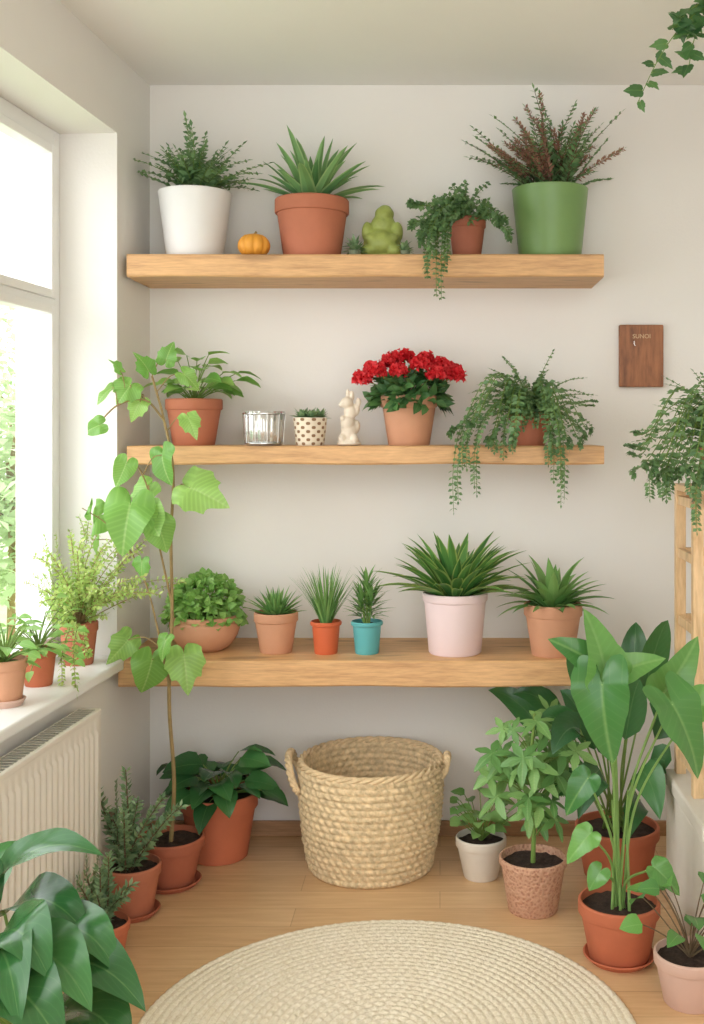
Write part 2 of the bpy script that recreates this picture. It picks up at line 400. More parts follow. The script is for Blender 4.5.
def potted(name,label,px,d,z,rt,rb,h,mat,style='rim',cat_='potted plant',soil='soil',group=None,xoff=None):
    x=(px-CX)*d/F if xoff is None else xoff
    t=thing(name,label,cat_,(x,d,z),group)
    pot_mesh(rt,rb,h,style).build('pot',M[mat],t,sharp=35)
    soil_mesh(rt-max(.005,rt*.07)-.001,h*.86).build('soil',M[soil],t,sharp=180)
    return t,V((0,0,h*.87))
def saucer(label,x,y,z,r,mat):
    mb=MB(); mb.lathe([(0,0),(r*.82,0),(r,.016),(r-.004,.018),(r*.8,.006),(0,.006)],48)
    o=mb.build('plant_saucer',M[mat],None,(x,y,z)); tag(o,label,'saucer'); return o
# ================================================================= room
L0=V((-.967,YB,0)); al=V((-.073,-1,0)).normalized(); ou=V((-1,.073,0)).normalized()
def WLf(s,o,z): return L0+al*s+ou*o+V((0,0,z))
mb=MB(); mb.box(-1.6,-1.6,-.08,1.75,YB+.1,0); struct(mb.build('floor',M['floor'],smooth=False))
mb=MB(); mb.box(-1.75,-1.6,2.5,1.85,YB+.1,2.6); struct(mb.build('ceiling',M['ceil'],smooth=False))
mb=MB(); mb.box(-1.0,YB,0,1.85,YB+.12,2.5); struct(mb.build('wall_back',M['wall'],smooth=False))
mb=MB(); mb.box(1.65,-1.6,0,1.8,YB,2.5); struct(mb.build('wall_right',M['wall'],smooth=False))
SILL=.66; WT=2.26; S0,S1=.30,2.7
mb=MB()
mb.box(-.1,0,0,S0,.32,2.5,WLf); mb.box(S0,0,0,S1,.32,SILL-.03,WLf); mb.box(S0,0,WT,S1,.32,2.5,WLf); mb.box(S1,0,0,5.2,.32,2.5,WLf)
struct(mb.build('wall_left',M['wall'],smooth=False))
mb=MB(); mb.box(-.96,YB-.014,0,1.65,YB,.05); struct(bevel(mb.build('baseboard_back',M['base'],smooth=False),.003))
mb=MB(); mb.box(.02,-.014,0,4.9,0,.05,WLf); struct(bevel(mb.build('baseboard_left',M['base'],smooth=False),.003))
w=bpy.data.objects.new('window_1',None); C.objects.link(w); w['kind']='structure'; w['label']='white framed window in the left wall looking onto the garden'
def wbox(name,boxes,mat,bv=.004,par=None):
    m=MB()
    for b in boxes: m.box(*b,WLf)
    o=m.build(name,M[mat],par or w,smooth=False)
    if bv: bevel(o,bv)
    return o
a0,a1,z0,z1=S0,S1,SILL,WT
wbox('window_frame',[(a0,.18,z0,a0+.04,.24,z1),(a1-.04,.18,z0,a1,.24,z1),(a0+.04,.18,z1-.05,a1-.04,.24,z1),(a0+.04,.18,z0,a1-.04,.24,z0+.04),(1.47,.18,z0+.04,1.52,.24,z1-.05)],'white')
for (s0,s1) in ((a0+.042,1.468),(1.522,a1-.042)):
    for (q0,q1) in ((z0+.042,1.725),(1.747,z1-.052)):
        sash=wbox('window_sash',[(s0,.17,q0,s0+.036,.22,q1),(s1-.036,.17,q0,s1,.22,q1),(s0+.036,.17,q0,s1-.036,.22,q0+.026),(s0+.036,.17,q1-.026,s1-.036,.22,q1)],'white',.003)
        wbox('pane',[(s0+.032,.19,q0+.022,s1-.032,.195,q1-.022)],'glass',0,sash)
    wbox('transom',[(s0,.178,1.725,s1,.23,1.747)],'white',.002)
wbox('window_sill',[(a0+.001,-.045,SILL-.03,a1-.001,.179,SILL)],'white',.006)
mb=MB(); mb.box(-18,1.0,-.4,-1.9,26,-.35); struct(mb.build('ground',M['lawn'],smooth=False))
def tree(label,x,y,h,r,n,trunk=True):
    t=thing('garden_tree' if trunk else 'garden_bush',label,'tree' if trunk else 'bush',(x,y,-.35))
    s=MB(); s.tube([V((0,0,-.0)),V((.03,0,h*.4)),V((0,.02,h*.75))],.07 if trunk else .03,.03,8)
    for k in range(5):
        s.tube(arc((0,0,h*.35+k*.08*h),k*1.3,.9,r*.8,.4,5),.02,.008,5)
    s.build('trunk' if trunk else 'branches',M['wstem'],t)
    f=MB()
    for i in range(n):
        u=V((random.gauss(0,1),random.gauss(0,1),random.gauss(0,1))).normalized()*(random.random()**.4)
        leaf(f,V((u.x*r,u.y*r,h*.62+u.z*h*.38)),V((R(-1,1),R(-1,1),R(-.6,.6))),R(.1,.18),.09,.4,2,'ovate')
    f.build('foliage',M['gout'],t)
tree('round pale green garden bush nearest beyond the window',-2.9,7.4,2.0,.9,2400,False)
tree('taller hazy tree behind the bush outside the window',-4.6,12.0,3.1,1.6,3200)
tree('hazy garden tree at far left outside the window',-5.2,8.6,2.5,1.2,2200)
# radiator
RL=WLf(1.25,-.02,.13)
rad_=thing('radiator','cream ribbed panel radiator under the window sill','radiator',RL)
def RB(s,o,z): return WLf(s,o,z)-RL
mb=MB(); s0,s1,zz0,zz1=.655,1.95,.13,.575; n=38; prof=[]
for i in range(n):
    a=s0+.02+(s1-s0-.04)*i/n; stp=(s1-s0-.04)/n
    for q,o in ((0,-.088),(.2,-.094),(.7,-.094),(.9,-.088)): prof.append((a+stp*q,o))
prof=[(s0,-.088)]+prof+[(s1,-.088)]
zs=[(zz0+.0,0),(zz0+.03,0),(zz0+.045,1),(zz1-.045,1),(zz1-.03,0),(zz1,0)]; g=[]
for z,k in zs: g.append([mb.add(RB(s,-.088+(o+.088)*k,z)) for s,o in prof])
for A,B in zip(g,g[1:]):
    for i in range(len(prof)-1): mb.f.append([A[i],A[i+1],B[i+1],B[i]])
mb.box(s0,-.0875,zz0,s1,-.075,zz1,RB); mb.build('panel',M['rad'],rad_,sharp=30)
mb=MB(); mb.box(s0,-.09,zz1,s1,-.025,zz1+.014,RB); mb.box(s0,-.088,zz0,s0+.008,-.025,zz1,RB); mb.box(s1-.008,-.088,zz0,s1,-.025,zz1,RB); bevel(mb.build('cover',M['rad'],rad_,smooth=False),.003)
mb=MB()
for i in range(60):
    q=s0+.02+i*(s1-s0-.04)/60; mb.box(q,-.08,zz1+.0135,q+.012,-.034,zz1+.0155,RB)
mb.build('top_grille',M['metal'],rad_,smooth=False)
mb=MB(); mb.box(s0+.1,-.074,zz0+.05,s1-.1,-.024,zz1-.03,RB); mb.build('rear_panel',M['rad'],rad_,smooth=False)
for q in (.95,1.7):
    mb=MB(); mb.box(q,-.026,zz0+.1,q+.03,-.001,zz1-.06,RB); mb.build('wall_bracket',M['rad'],rad_,smooth=False)
mb=MB(); mb.tube([RB(.78,-.05,.0),RB(.78,-.05,.06),RB(.78,-.05,.14)],.009,.009,10); mb.build('pipe',M['white'],rad_)
# ================================================================= shelves
T1,T2,T3=1.892,1.301,.657
def shelf(label,x0,x1,y0,z0,z1):
    mb=MB(); nx=40; loc=V(((x0+x1)/2,(y0+YB)/2,z0)); ph=R(0,6)
    rows=[]
    for i in range(nx+1):
        x=x0+(x1-x0)*i/nx; w1=.003*math.sin(x*7+ph)+.002*math.sin(x*23); w2=.0015*math.sin(x*11+ph)
        rows.append([mb.add(V((x,YB,z0))-loc),mb.add(V((x,y0+w1+.004,z0+w2))-loc),mb.add(V((x,y0+w1,z0+.005+w2))-loc),mb.add(V((x,y0+w1*.5,z1-.005))-loc),mb.add(V((x,y0+w1*.5+.005,z1))-loc),mb.add(V((x,YB,z1))-loc)])
    for A,B in zip(rows,rows[1:]):
        for j in range(6): k=(j+1)%6; mb.f.append([A[j],A[k],B[k],B[j]][::-1])
    mb.f.append(rows[0]); mb.f.append(rows[-1][::-1])
    return tag(mb.build('wall_shelf',M['shelf'],None,loc,sharp=30),label,'shelf')
shelf('uppermost thick oak wall shelf carrying the pumpkin and green pot',-.965,.505,3.387,1.822,T1)
shelf('thinner middle oak wall shelf carrying the red flowers',-.965,.505,3.387,1.244,T2)
shelf('deep lowest oak wall shelf above the woven basket',-.965,.42,3.30,.579,T3)
# ================================================================= top shelf things
t,p=potted('potted_fern','feathery green fern in tall white pot at the left end of the top shelf',195,3.515,T1,.116,.088,.216,'whitepot','plain')
f=MB(); s=MB()
for i in range(52):
    P=arc(p,R(0,6.3),math.radians(R(32,86) if i<30 else R(50,88)),R(.17,.28) if i<30 else R(.12,.24),R(.3,1.1),9,.08,.8); s.tube(P,.0016,.0008,4); frond(f,P,.05,.021,12,58,.12)
f.build('foliage',M['gfern'],t,clamp='room'); s.build('stem',M['stem'],t,clamp='room')
t=thing('pumpkin','small orange pumpkin between white and terracotta pots on the top shelf','pumpkin',(W(254,0,3.45).x,3.45,T1))
mb=MB(); pr=[(0,.004)]+[(.051*math.sin(PI*k/12)**.75,.036-.036*math.cos(PI*k/12)) for k in range(1,12)]+[(0,.064)]
mb.lathe(pr,80,rf=lambda a,z:1-.1*abs(math.cos(4.5*a))**6); mb.build('body',M['pumpkin'],t,sharp=180)
mb=MB(); mb.tube([V((0,0,.06)),V((.002,0,.072)),V((.008,0,.08))],.005,.0035,7); mb.build('stem',M['wstem'],t)
t,p=potted('potted_agave','spiky agave in terracotta pot on the top shelf',312,3.515,T1,.118,.09,.192,'terra')
f=MB(); rosette(f,p,38,(.16,.265),.048,(28,87),.5,'strap',8,.018,.45,2,ys=.85); f.build('foliage',M['gaga'],t,clamp='room')
def succ(name,label,px,d,z,r,h,mat,n,L,el=(0,80),fm='ggrey',Wd=.014):
    t,p=potted(name,label,px,d,z,r,r*.8,h,mat,'plain','succulent')
    f=MB(); rosette(f,p,n,L,Wd,el,.2,'ovate',3,.006,.3); rosette(f,p+V((0,0,.014)),n//2,L,Wd,el,.2,'ovate',3,.003,.3); f.build('foliage',M[fm],t,clamp='room'); return t
succ('potted_succulent','tiny leafy succulent left of the green figurine',355,3.45,T1,.02,.022,'cupgrey',34,(.024,.046),(-20,80))
succ('potted_succulent','tiny succulent right of the green figurine',405,3.42,T1,.016,.016,'cupgrey',26,(.016,.032),(-20,80))
def figurine(name,label,px,d,z,parts,mat,vox):
    t=thing(name,label,'figurine',((px-CX)*d/F,d,z)); mb=MB()
    for c,r in parts: mb.ell(c,r)
    o=mb.build('body',M[mat],t,sharp=180); m=o.modifiers.new('remesh','REMESH'); m.mode='VOXEL'; m.voxel_size=vox; m.use_smooth_shade=True
    q=o.modifiers.new('smooth','SMOOTH'); q.factor=.6; q.iterations=4; return t
figurine('green_figurine','chubby green ceramic figurine sitting on the top shelf',382,3.51,T1,
 [((0,0,.054),(.06,.046,.052)),((0,-.016,.05),(.05,.044,.042)),((.004,0,.112),(.04,.034,.034)),((.008,-.004,.146),(.031,.028,.025)),((.01,-.022,.14),(.018,.014,.012)),((.01,-.004,.163),(.02,.018,.012)),
  ((-.042,-.02,.024),(.03,.036,.024)),((.042,-.02,.024),(.03,.036,.024)),((-.046,-.014,.086),(.018,.02,.034)),((.05,-.012,.086),(.018,.02,.034)),((-.034,-.034,.064),(.02,.014,.014)),((.036,-.034,.064),(.02,.014,.014)),((0,0,.012),(.054,.042,.012))],'figg',.0034)
def trail(fol,stm,t,p,ends,edge,ll,lw,m,kind='sprig',rimr=.06,lift=.03,k=2,ang=60,shape='ovate',rep=1,jx=7,jy=14):
    loc=V(t.location)
    for (ex,ey) in ends*rep:
        d=edge-R(.0,.06); E=W(ex+R(-jx,jx)*(rep>1),ey+R(-jy,jy*.2)*(rep>1),d)-loc
        h=V((E.x*.5,E.y*.5,p.z+lift*R(.4,1.7))); q=V((E.x*.88,E.y*.93,max(E.z,min(p.z,p.z*.5+E.z*.5)) if E.z>p.z-.1 else p.z-.02))
        P=cat([p+V((R(-.01,.01),R(-.01,.01),-.01)),h,q,V((E.x*1.0,E.y,(E.z+q.z)/2)),E],6)
        stm.tube(P,.0015,.0008,4)
        if kind=='sprig': sprig(fol,P,ll,lw,m,k,ang,.08,shape,.35)
        else: frond(fol,P,ll,lw,m,ang,.08,shape,.5)
t,p=potted('trailing_plant','small-leaved trailing plant spilling from a small terracotta pot on the top shelf',467,3.5,T1,.06,.044,.13,'brownt')
f=MB(); s=MB()
trail(f,s,t,p,[(440,300),(432,282),(446,270),(425,250),(418,235),(414,215),(430,262),(436,238),(445,225),(503,240),(498,222)],3.365,.022,.018,26,k=3,rep=2)
for i in range(40):
    P=arc(p,R(1.6,5.0) if i%4 else R(0,6.3),math.radians(R(25,88)),R(.08,.17),R(.8,1.9),7,.1,.8); s.tube(P,.0014,.0008,4); sprig(f,P,.022,.018,10,3,60,.1,'ovate',.2)
def keepshelf(zt,y0,x1):
    def c(w):
        w.y=min(w.y,YB-.014)
        if w.x<x1+.01 and w.y>y0-.004 and w.z<zt+.004:
            if w.y<y0+.05 and w.z<zt-.02: w.y=y0-.006
            else: w.z=zt+.004
        w.x=max(w.x,wallx(w.y)+.012); return w
    return c
f.build('foliage',M['gfern'],t,clamp=keepshelf(T1,3.387,.505)); s.build('stem',M['stem'],t,clamp=keepshelf(T1,3.387,.505))
t,p=potted('potted_heather','feathery green and reddish plant in large green pot on the top shelf',550,3.515,T1,.122,.098,.226,'greenpot','plain')
f=MB(); s=MB(); g=MB()
for i in range(92):
    P=arc(p+V((R(-.05,.05),R(-.04,.04),0)),R(0,6.3),math.radians(R(32,88)),R(.22,.36) if i%2 else R(.12,.28),R(.15,.7),10,.05,.7); s.tube(P,.0016,.0008,4)
    if i%3: frond(f,P,.044,.014,15,55,.12,taper=.6)
    else: sprig(g,P,.024,.012,24,3,45,.35,'lance',.4); frond(f,P,.034,.012,8,50,.1)
f.build('foliage',M['gfern'],t,clamp='room'); g.build('flower_spike',M['gred'],t,clamp='room'); s.build('stem',M['dstem'],t,clamp='room')
# ================================================================= middle shelf
t,p=potted('potted_plant','light green broad-leaved plant in terracotta pot at the left end of the middle shelf',194,3.51,T2,.09,.066,.148,'terra')
f=MB(); s=MB(); leafy(f,s,p,30,(.05,.17),(35,87),.4,(.065,.09),(.045,.06),'ovate',.7,cols=2); leafy(f,s,p,6,(.08,.14),(45,70),.7,(.065,.09),(.045,.055),'ovate',.8,az0=(-.6,.3),cols=2)
f.build('foliage',M['gvine'],t,clamp='room'); s.build('stem',M['stem'],t,clamp='room')
t=thing('glass_votive','ribbed silvery glass votive cup on the middle shelf','votive cup',(W(264,0,3.45).x,3.45,T2))
mb=MB(); mb.lathe([(0,0),(.05,0),(.057,.004),(.062,.05),(.0635,.106),(.062,.108),(.059,.106),(.056,.05),(.05,.008),(0,.008)],96,rf=lambda a,z:1+.025*math.cos(20*a)); mb.build('cup',M['cup'],t,sharp=60)
mb=MB()
for z,r in ((.008,.0595),(.1,.0665)): mb.tube([V((r*math.cos(a*PI/16),r*math.sin(a*PI/16),z)) for a in range(33)],.0022,.0022,6)
for k in range(10):
    a=2*PI*k/10; mb.tube([V((.0595*math.cos(a),.0595*math.sin(a),.008)),V((.0665*math.cos(a),.0665*math.sin(a),.1))],.0016,.0016,5)
mb.build('wire_band',M['metal'],t)
mb=MB(); mb.lathe([(0,.009),(.03,.009),(.031,.05),(.028,.053),(0,.052)],32); mb.build('candle',M['cream'],t)
t,p=potted('potted_succulent','low grey-green succulent in dotted cream pot beside the votive cup',310,3.45,T2,.054,.044,.088,'patt','plain','succulent')
f=MB()
for k in range(6):
    c=p+V((.03*math.cos(k*1.26)*(k<5),.03*math.sin(k*1.26)*(k<5),.008)); rosette(f,c,20,(.022,.042),.017,(5,75),.15,'ovate',3,.003,.3)
f.build('foliage',M['ggrey'],t)
figurine('cream_figurine','small cream stone animal figurine on the middle shelf',349,3.45,T2,
 [((0,0,.006),(.04,.032,.008)),((0,0,.014),(.034,.028,.01)),((0,0,.045),(.026,.024,.036)),((-.004,-.008,.07),(.022,.02,.024)),((.004,0,.105),(.021,.019,.026)),((-.006,-.008,.134),(.02,.018,.018)),((-.022,-.01,.128),(.011,.01,.009)),((-.004,0,.158),(.007,.008,.02)),((.01,0,.156),(.007,.008,.018)),
  ((.024,.0,.115),(.01,.01,.022)),((.03,0,.137),(.009,.008,.013)),((-.02,-.014,.022),(.013,.015,.016)),((.018,-.014,.022),(.013,.015,.016)),((-.018,-.014,.085),(.009,.014,.01)),((.022,.006,.06),(.013,.014,.022))],'figw',.0026)
# red flowers
t,p=potted('flowering_plant','bright red ruffled flowers in peach terracotta pot on the middle shelf',409,3.5,T2,.09,.066,.158,'peach',cat_='flowering plant')
f=MB(); s=MB(); heads=[(-.145,-.02,.07),(-.1,-.07,.09),(-.12,.03,.105),(-.065,-.01,.12),(-.03,-.075,.095),(-.015,.0,.14),(.035,-.06,.115),(.055,.03,.135),(.085,-.06,.085),(.1,.0,.115),(.148,-.02,.08),(-.05,.05,.135),(.14,.04,.1)]
for h in heads: s.tube(cat([p,p+V((h[0]*.5,h[1]*.5,h[2]*.6)),p+V(h)],5),.002,.0016,5)
dome(f,260,p+V((0,0,.0)),(.115,.095,.085),.05,.03); leafy(f,s,p,50,(.03,.1),(10,85),.4,(.04,.055),(.026,.036),'ovate',.3)
f.build('foliage',M['gdark'],t,clamp='room'); s.build('stem',M['stem'],t,clamp='room')
for h in heads:
    g=MB(); c=p+V(h); kk=R(.92,1.12)
    for i in range(64):
        az=i*2.39996; zz=1-1.35*(i+.5)/64; e=math.asin(max(-1,zz)); d=V((math.cos(e)*math.cos(az),math.cos(e)*math.sin(az),math.sin(e)*.8))
        leaf(g,c,d,R(.022,.036)*kk,.02,R(-1.1,.9),4,'fan',.15,2,wave=.8,up=V((R(-1,1),R(-1,1),R(-1,1))))
    g.build('flower',M['redp'],t,clamp='room')
t,p=potted('trailing_fern','feathery trailing fern spilling over the right end of the middle shelf',530,3.5,T2,.066,.048,.105,'terra')
f=MB(); s=MB()
trail(f,s,t,p,[(455,512),(462,468),(475,495),(484,455),(500,460),(454,438),(565,505),(556,478),(575,460),(588,440),(545,468),(470,428),(594,412),(512,450)],3.36,.028,.016,26,'frond',lift=.08,rep=2)
for i in range(68):
    P=arc(p,R(0,6.3),math.radians(R(20,84)),R(.12,.24),R(.6,2.0),9,.08,.8); s.tube(P,.0015,.0008,4); frond(f,P,.03,.016,14,55,.1)
for i in range(34):
    P=arc(p,R(-2.5,-.6),math.radians(R(30,80)),R(.11,.18),R(1.6,2.6),9,.1,.9); s.tube(P,.0015,.0008,4); frond(f,P,.028,.016,12,55,.1)
f.build('foliage',M['gfern'],t,clamp=keepshelf(T2,3.387,.505)); s.build('stem',M['stem'],t,clamp=keepshelf(T2,3.387,.505))
# plaque
t=thing('wall_plaque','small dark wooden plaque with tiny lettering hung right of the shelves','wall plaque',W(641,356,YB-.012))
mb=MB(); mb.box(-.073,-.012,-.103,.073,.012,.103); bevel(mb.build('board',M['plaque'],t,smooth=False),.004)
cu=bpy.data.curves.new('txt','FONT'); cu.body='SUNOI'; cu.size=.02; cu.extrude=.0006; cu.align_x='CENTER'; to=bpy.data.objects.new('txt',cu); C.objects.link(to)
dg=bpy.context.evaluated_depsgraph_get(); me=bpy.data.meshes.new_from_object(to.evaluated_get(dg)); bpy.data.objects.remove(to)
lo=bpy.data.objects.new('lettering',me); C.objects.link(lo); me.materials.clear(); me.materials.append(M['pale']); lo.parent=t; lo.location=(.0,-.0126,.058); lo.rotation_euler=(PI/2,0,0)
mb=MB(); mb.tube([V((-.026,-.012,.048)),V((-.026,-.017,.048)),V((-.026,-.018,.038)),V((-.022,-.018,.032))],.002,.0015,6); mb.build('hook',M['metal'],t)
# ================================================================= lowest shelf
t,p=potted('potted_plant','bushy small-leaved green plant in wide terracotta bowl on the lowest shelf',205,3.48,T3,.108,.062,.11,'peach','bowl')
f=MB(); s=MB(); dome(f,900,p+V((0,0,.01)),(.118,.105,.128),.028,.024)
for i in range(30): s.tube(arc(p,R(0,6.3),math.radians(R(20,85)),.1,.4,4),.0018,.001,4)
f.build('foliage',M['glight'],t,clamp='room'); s.build('stem',M['stem'],t)
t,p=potted('potted_aloe','short spiky aloe in peach clay pot on the lowest shelf',276,3.44,T3,.069,.05,.125,'peach')
f=MB(); rosette(f,p,60,(.065,.105),.017,(15,87),.2,'strap',4,.014,.5); f.build('foliage',M['gmid'],t,clamp='room')
t,p=potted('potted_grass','upright grassy plant in small orange pot on the lowest shelf',326,3.42,T3,.049,.036,.1,'orange','band')
f=MB(); rosette(f,p,130,(.12,.2),.007,(64,88),.45,'needle',6,.014,.3); f.build('foliage',M['gmid'],t,clamp='room')
t,p=potted('potted_palm','small palm-like plant in small teal pot on the lowest shelf',367,3.42,T3,.05,.037,.1,'teal','band')
f=MB(); s=MB()
for dx,hh in ((0,.13),(-.015,.08),(.015,.09)):
    s.tube([p+V((dx*.3,0,-.01)),p+V((dx,0,hh))],.004,.003,6)
    for k in range(5): rosette(f,p+V((dx,0,hh*(.3+.17*k))),10,(.05,.078),.01,(5+14*k,30+13*k),.5,'lance',5,.003,.2)
f.build('foliage',M['gmid'],t,clamp='room'); s.build('stem',M['stem'],t)
t,p=potted('potted_dracaena','dense dark sword-leaved plant with pale leaf edges in blush pink pot',455,3.43,T3,.102,.082,.188,'blush','band')
f=MB(); rosette(f,p,84,(.16,.26),.036,(26,87),.7,'lance',8,.035,.4,2,ys=.8); f.build('foliage',M['gedge'],t,clamp='room')
t,p=potted('potted_plant','arching green rosette plant in peach terracotta pot at the right end of the lowest shelf',553,3.4,T3,.09,.066,.158,'peach')
f=MB(); rosette(f,p,54,(.12,.195),.034,(14,86),.85,'lance',8,.02,.35,2,ys=.85); f.build('foliage',M['gmid'],t,clamp='room')
# ================================================================= floor, left
saucer('terracotta saucer under the tall climbing plant',W(171,0,3.27).x,3.27,0,.09,'terrad')
t,p=potted('climbing_plant','tall thin-stemmed climbing plant with bright lobed leaves in terracotta pot on the floor',171,3.27,.007,.098,.068,.137,'terrad')
loc=V(t.location); s=MB(); f=MB()
def LW(px,py,d): return W(px,py,d)-loc
main=cat([p,LW(174,780,3.26),LW(169,700,3.25),LW(172,620,3.24),LW(171,540,3.24),LW(173,470,3.24),LW(164,420,3.23),LW(152,376,3.22)],8); s.tube(main,.0065,.0032,8)
b2=cat([LW(170,690,3.25),LW(160,640,3.2),LW(148,590,3.18),LW(133,555,3.16)],6); b3=cat([LW(171,600,3.24),LW(158,540,3.2),LW(148,490,3.18),LW(140,470,3.17)],6)
b5=cat([LW(164,420,3.23),LW(145,400,3.2),LW(118,405,3.17),LW(98,424,3.16)],6)
for b in (b2,b3,b5): s.tube(b,.0034,.002,7)
allp=main+b2+b3+b5
LV=[(130,386,.06,-.6,.8),(112,388,.05,-1,.2),(148,370,.055,-.2,-.6),(166,360,.05,.3,-.8),(184,374,.055,.6,.4),(140,402,.055,-.5,.8),(188,418,.055,.6,.8),(120,370,.04,-.4,-.8),
 (100,425,.045,-1,.6),(126,464,.06,-.6,.8),(162,455,.075,.1,.9),(190,488,.1,.75,.45),(148,488,.07,-.4,.9),(130,505,.125,-.1,.95),(98,516,.085,-.8,.5),(82,508,.055,-1,.2),(158,525,.07,.25,.9),
 (92,540,.05,-.8,.6),(142,562,.045,-.3,.9),(146,512,.08,.3,.9),(128,640,.075,-.5,.85),(152,660,.095,-.2,.95),(184,656,.095,.3,.9),(166,640,.05,-.2,.9)]
for (x,y,L,dx,dn) in LV:
    d=R(3.1,3.22); P=LW(x,y,d); q=min(allp,key=lambda a:(a-(P+V((0,0,-.03)))).length)
    s.tube(cat([q,q.lerp(P,.5)+V((0,0,.02)),P],4),.0018,.0014,5)
    pleaf(f,P,V((dx+R(-.3,.3),R(-.6,.1),-dn+R(-.35,.35))),L*R(1.05,1.25),random.choice(('vine','vine','heart')),V((R(-1,1),-1,.5+R(-.4,.8))),R(.15,.5),.24,60,4,R(.8,1.15),.08)
f.build('foliage',M['gvine'],t,clamp='room'); s.build('stem',M['wstem'],t)
t,p=potted('potted_plant','dark glossy drooping-leaved plant in large terracotta pot beside the woven basket',219,3.49,0,.122,.09,.205,'terra2')
f=MB(); s=MB()
leafy(f,s,p,38,(.06,.18),(25,87),.6,(.1,.14),(.065,.085),'ovate',.9,.75,cols=2,sr=.003)
def under(zm):
    def c(w): w.y=min(w.y,YB-.016); w.x=max(w.x,wallx(w.y)+.012); w.z=max(.004,min(w.z,zm)); return w
    return c
f.build('foliage',M['gbig'],t,clamp=under(.565)); s.build('stem',M['stem'],t,clamp=under(.56))
saucer('terracotta saucer under the needle-leaved plant nearest the radiator',W(132,0,3.07).x,3.07,0,.078,'terrad')
t,p=potted('potted_rosemary','needle-leaved upright plant in terracotta pot by the end of the radiator',132,3.07,.007,.08,.058,.135,'terra')
f=MB(); s=MB()
for i in range(12):
    P=arc(p+V((R(-.03,.03),R(-.03,.03),0)),R(1.8,5) if i%2 else R(0,6.3),math.radians(R(58,86)),R(.12,.3),R(-.2,.4),9,.05); s.tube(P,.003,.0015,5); sprig(f,P,.032,.012,20,4,52,.05,'lance',.3)
def radfront(w): w.x=max(w.x,wallx(w.y)+.125) if w.y<3.04 else max(w.x,wallx(w.y)+.012); return w
f.build('foliage',M['ggrey'],t,clamp=radfront); s.build('stem',M['dstem'],t,clamp=radfront)
t,p=potted('potted_rosemary','low needle-leaved plant in small terracotta pot, mostly behind the foreground leaves',105,2.80,0,.062,.045,.1,'terra2')
f=MB(); s=MB()
for i in range(12):
    P=arc(p+V((R(-.02,.02),R(-.02,.02),0)),R(0,6.3),math.radians(R(50,86)),R(.1,.21),R(-.2,.6),8,.05); s.tube(P,.003,.0015,5); sprig(f,P,.03,.01,18,4,50,.05,'lance',.3)
f.build('foliage',M['ggrey'],t,clamp=radfront); s.build('stem',M['dstem'],t,clamp=radfront)
t,p=potted('potted_plant','large glossy broad-leaved plant in the near left corner, pot below the frame',30,1.95,0,.14,.1,.22,'terrad')
loc=V(t.location); f=MB(); s=MB()
for (A,Mx,T,wd) in (((-15,905,1.9),(35,850,1.85),(104,856,1.8),.085),((15,965,1.9),(70,928,1.8),(118,975,1.72),.115),((20,1005,1.85),(80,962,1.75),(146,1012,1.68),.125),((5,915,1.95),(45,900,1.85),(90,940,1.8),.1),
   ((5,985,1.8),(45,955,1.7),(92,1012,1.62),.13),((-10,960,1.8),(15,930,1.7),(50,980,1.62),.125),((-20,930,1.85),(-30,865,1.85),(-60,880,1.8),.09),((-10,1005,1.75),(20,992,1.62),(65,1055,1.55),.13),
   ((0,1015,1.8),(-30,975,1.7),(-70,1030,1.6),.1),((30,1035,1.8),(90,1012,1.7),(126,1070,1.62),.12),((-10,900,2.0),(0,858,2.05),(30,846,2.1),.08),((-20,1000,1.8),(0,950,1.68),(20,1030,1.55),.12)):
    a,m,b=(W(*q)-loc for q in (A,Mx,T)); cpt=m*2-(a+b)*.5
    pts=[a*(1-k/13)**2+cpt*(2*(k/13)*(1-k/13))+b*(k/13)**2 for k in range(14)]
    ribbon(f,pts,wd,'ovate',V((R(-.15,.15),-.45,1)),.28,3,.1); s.tube(cat([p+V((R(-.03,.03),R(-.03,.03),0)),(p+a)*.5+V((0,0,.03)),a],5),.004,.003,6)
def radc(w): w.x=max(w.x,-.985); return w
f.build('foliage',M['gfore'],t,clamp=radc); s.build('stem',M['stem'],t,clamp=radc)
# ================================================================= basket
t=thing('woven_basket','large round seagrass basket on the floor under the shelves','basket',(-.2145,3.42,0))
mb=MB(); rows=16; hb=.322; seg=300
def brad(z): return .187+(.222-.187)*(z/hb)**.9+.008*math.sin(PI*z/hb)
sub=7; grid=[]; nb=rows*sub; jr=[R(-.0025,.0025) for _ in range(rows)]
for i in range(nb+1):
    z=hb*i/nb; rowi=min(rows-1,i//sub); ph=(i%sub)/sub; bul=abs(math.sin(PI*i/sub)); g=[]
    for j in range(seg):
        a=2*PI*j/seg; tw=math.sin(48*a+(PI if rowi%2 else 0)+(ph-.5)*3.2+.6*math.sin(5*a+rowi))
        r=brad(z)+.0072*bul**.7*(.68+.5*tw)+jr[rowi]*bul*math.sin(3*a+rowi)+.0009*math.sin(71*a+rowi*1.7+z*200)
        g.append(mb.add((r*math.cos(a),r*math.sin(a),z+.002*tw*bul+.0015*math.sin(4*a+rowi)*bul)))
    grid.append(g)
for (dr,z) in ((-.003,hb+.006),(-.012,hb+.006)):
    grid.append([mb.add(((brad(hb)+dr)*math.cos(2*PI*j/seg),(brad(hb)+dr)*math.sin(2*PI*j/seg),z)) for j in range(seg)])
nI=16*6
for i in range(nI,-1,-1):
    z=.012+(hb-.012)*i/nI; rowi=min(15,i//6); ph=(i%6)/6; bul=abs(math.sin(PI*i/6)); g=[]
    for j in range(seg):
        a=2*PI*j/seg; tw=math.sin(48*a+(PI if rowi%2 else 0)+(ph-.5)*2.6)
        r=brad(z)-.014-.005*bul*(.7+.4*tw); g.append(mb.add((r*math.cos(a),r*math.sin(a),z)))
    grid.append(g)
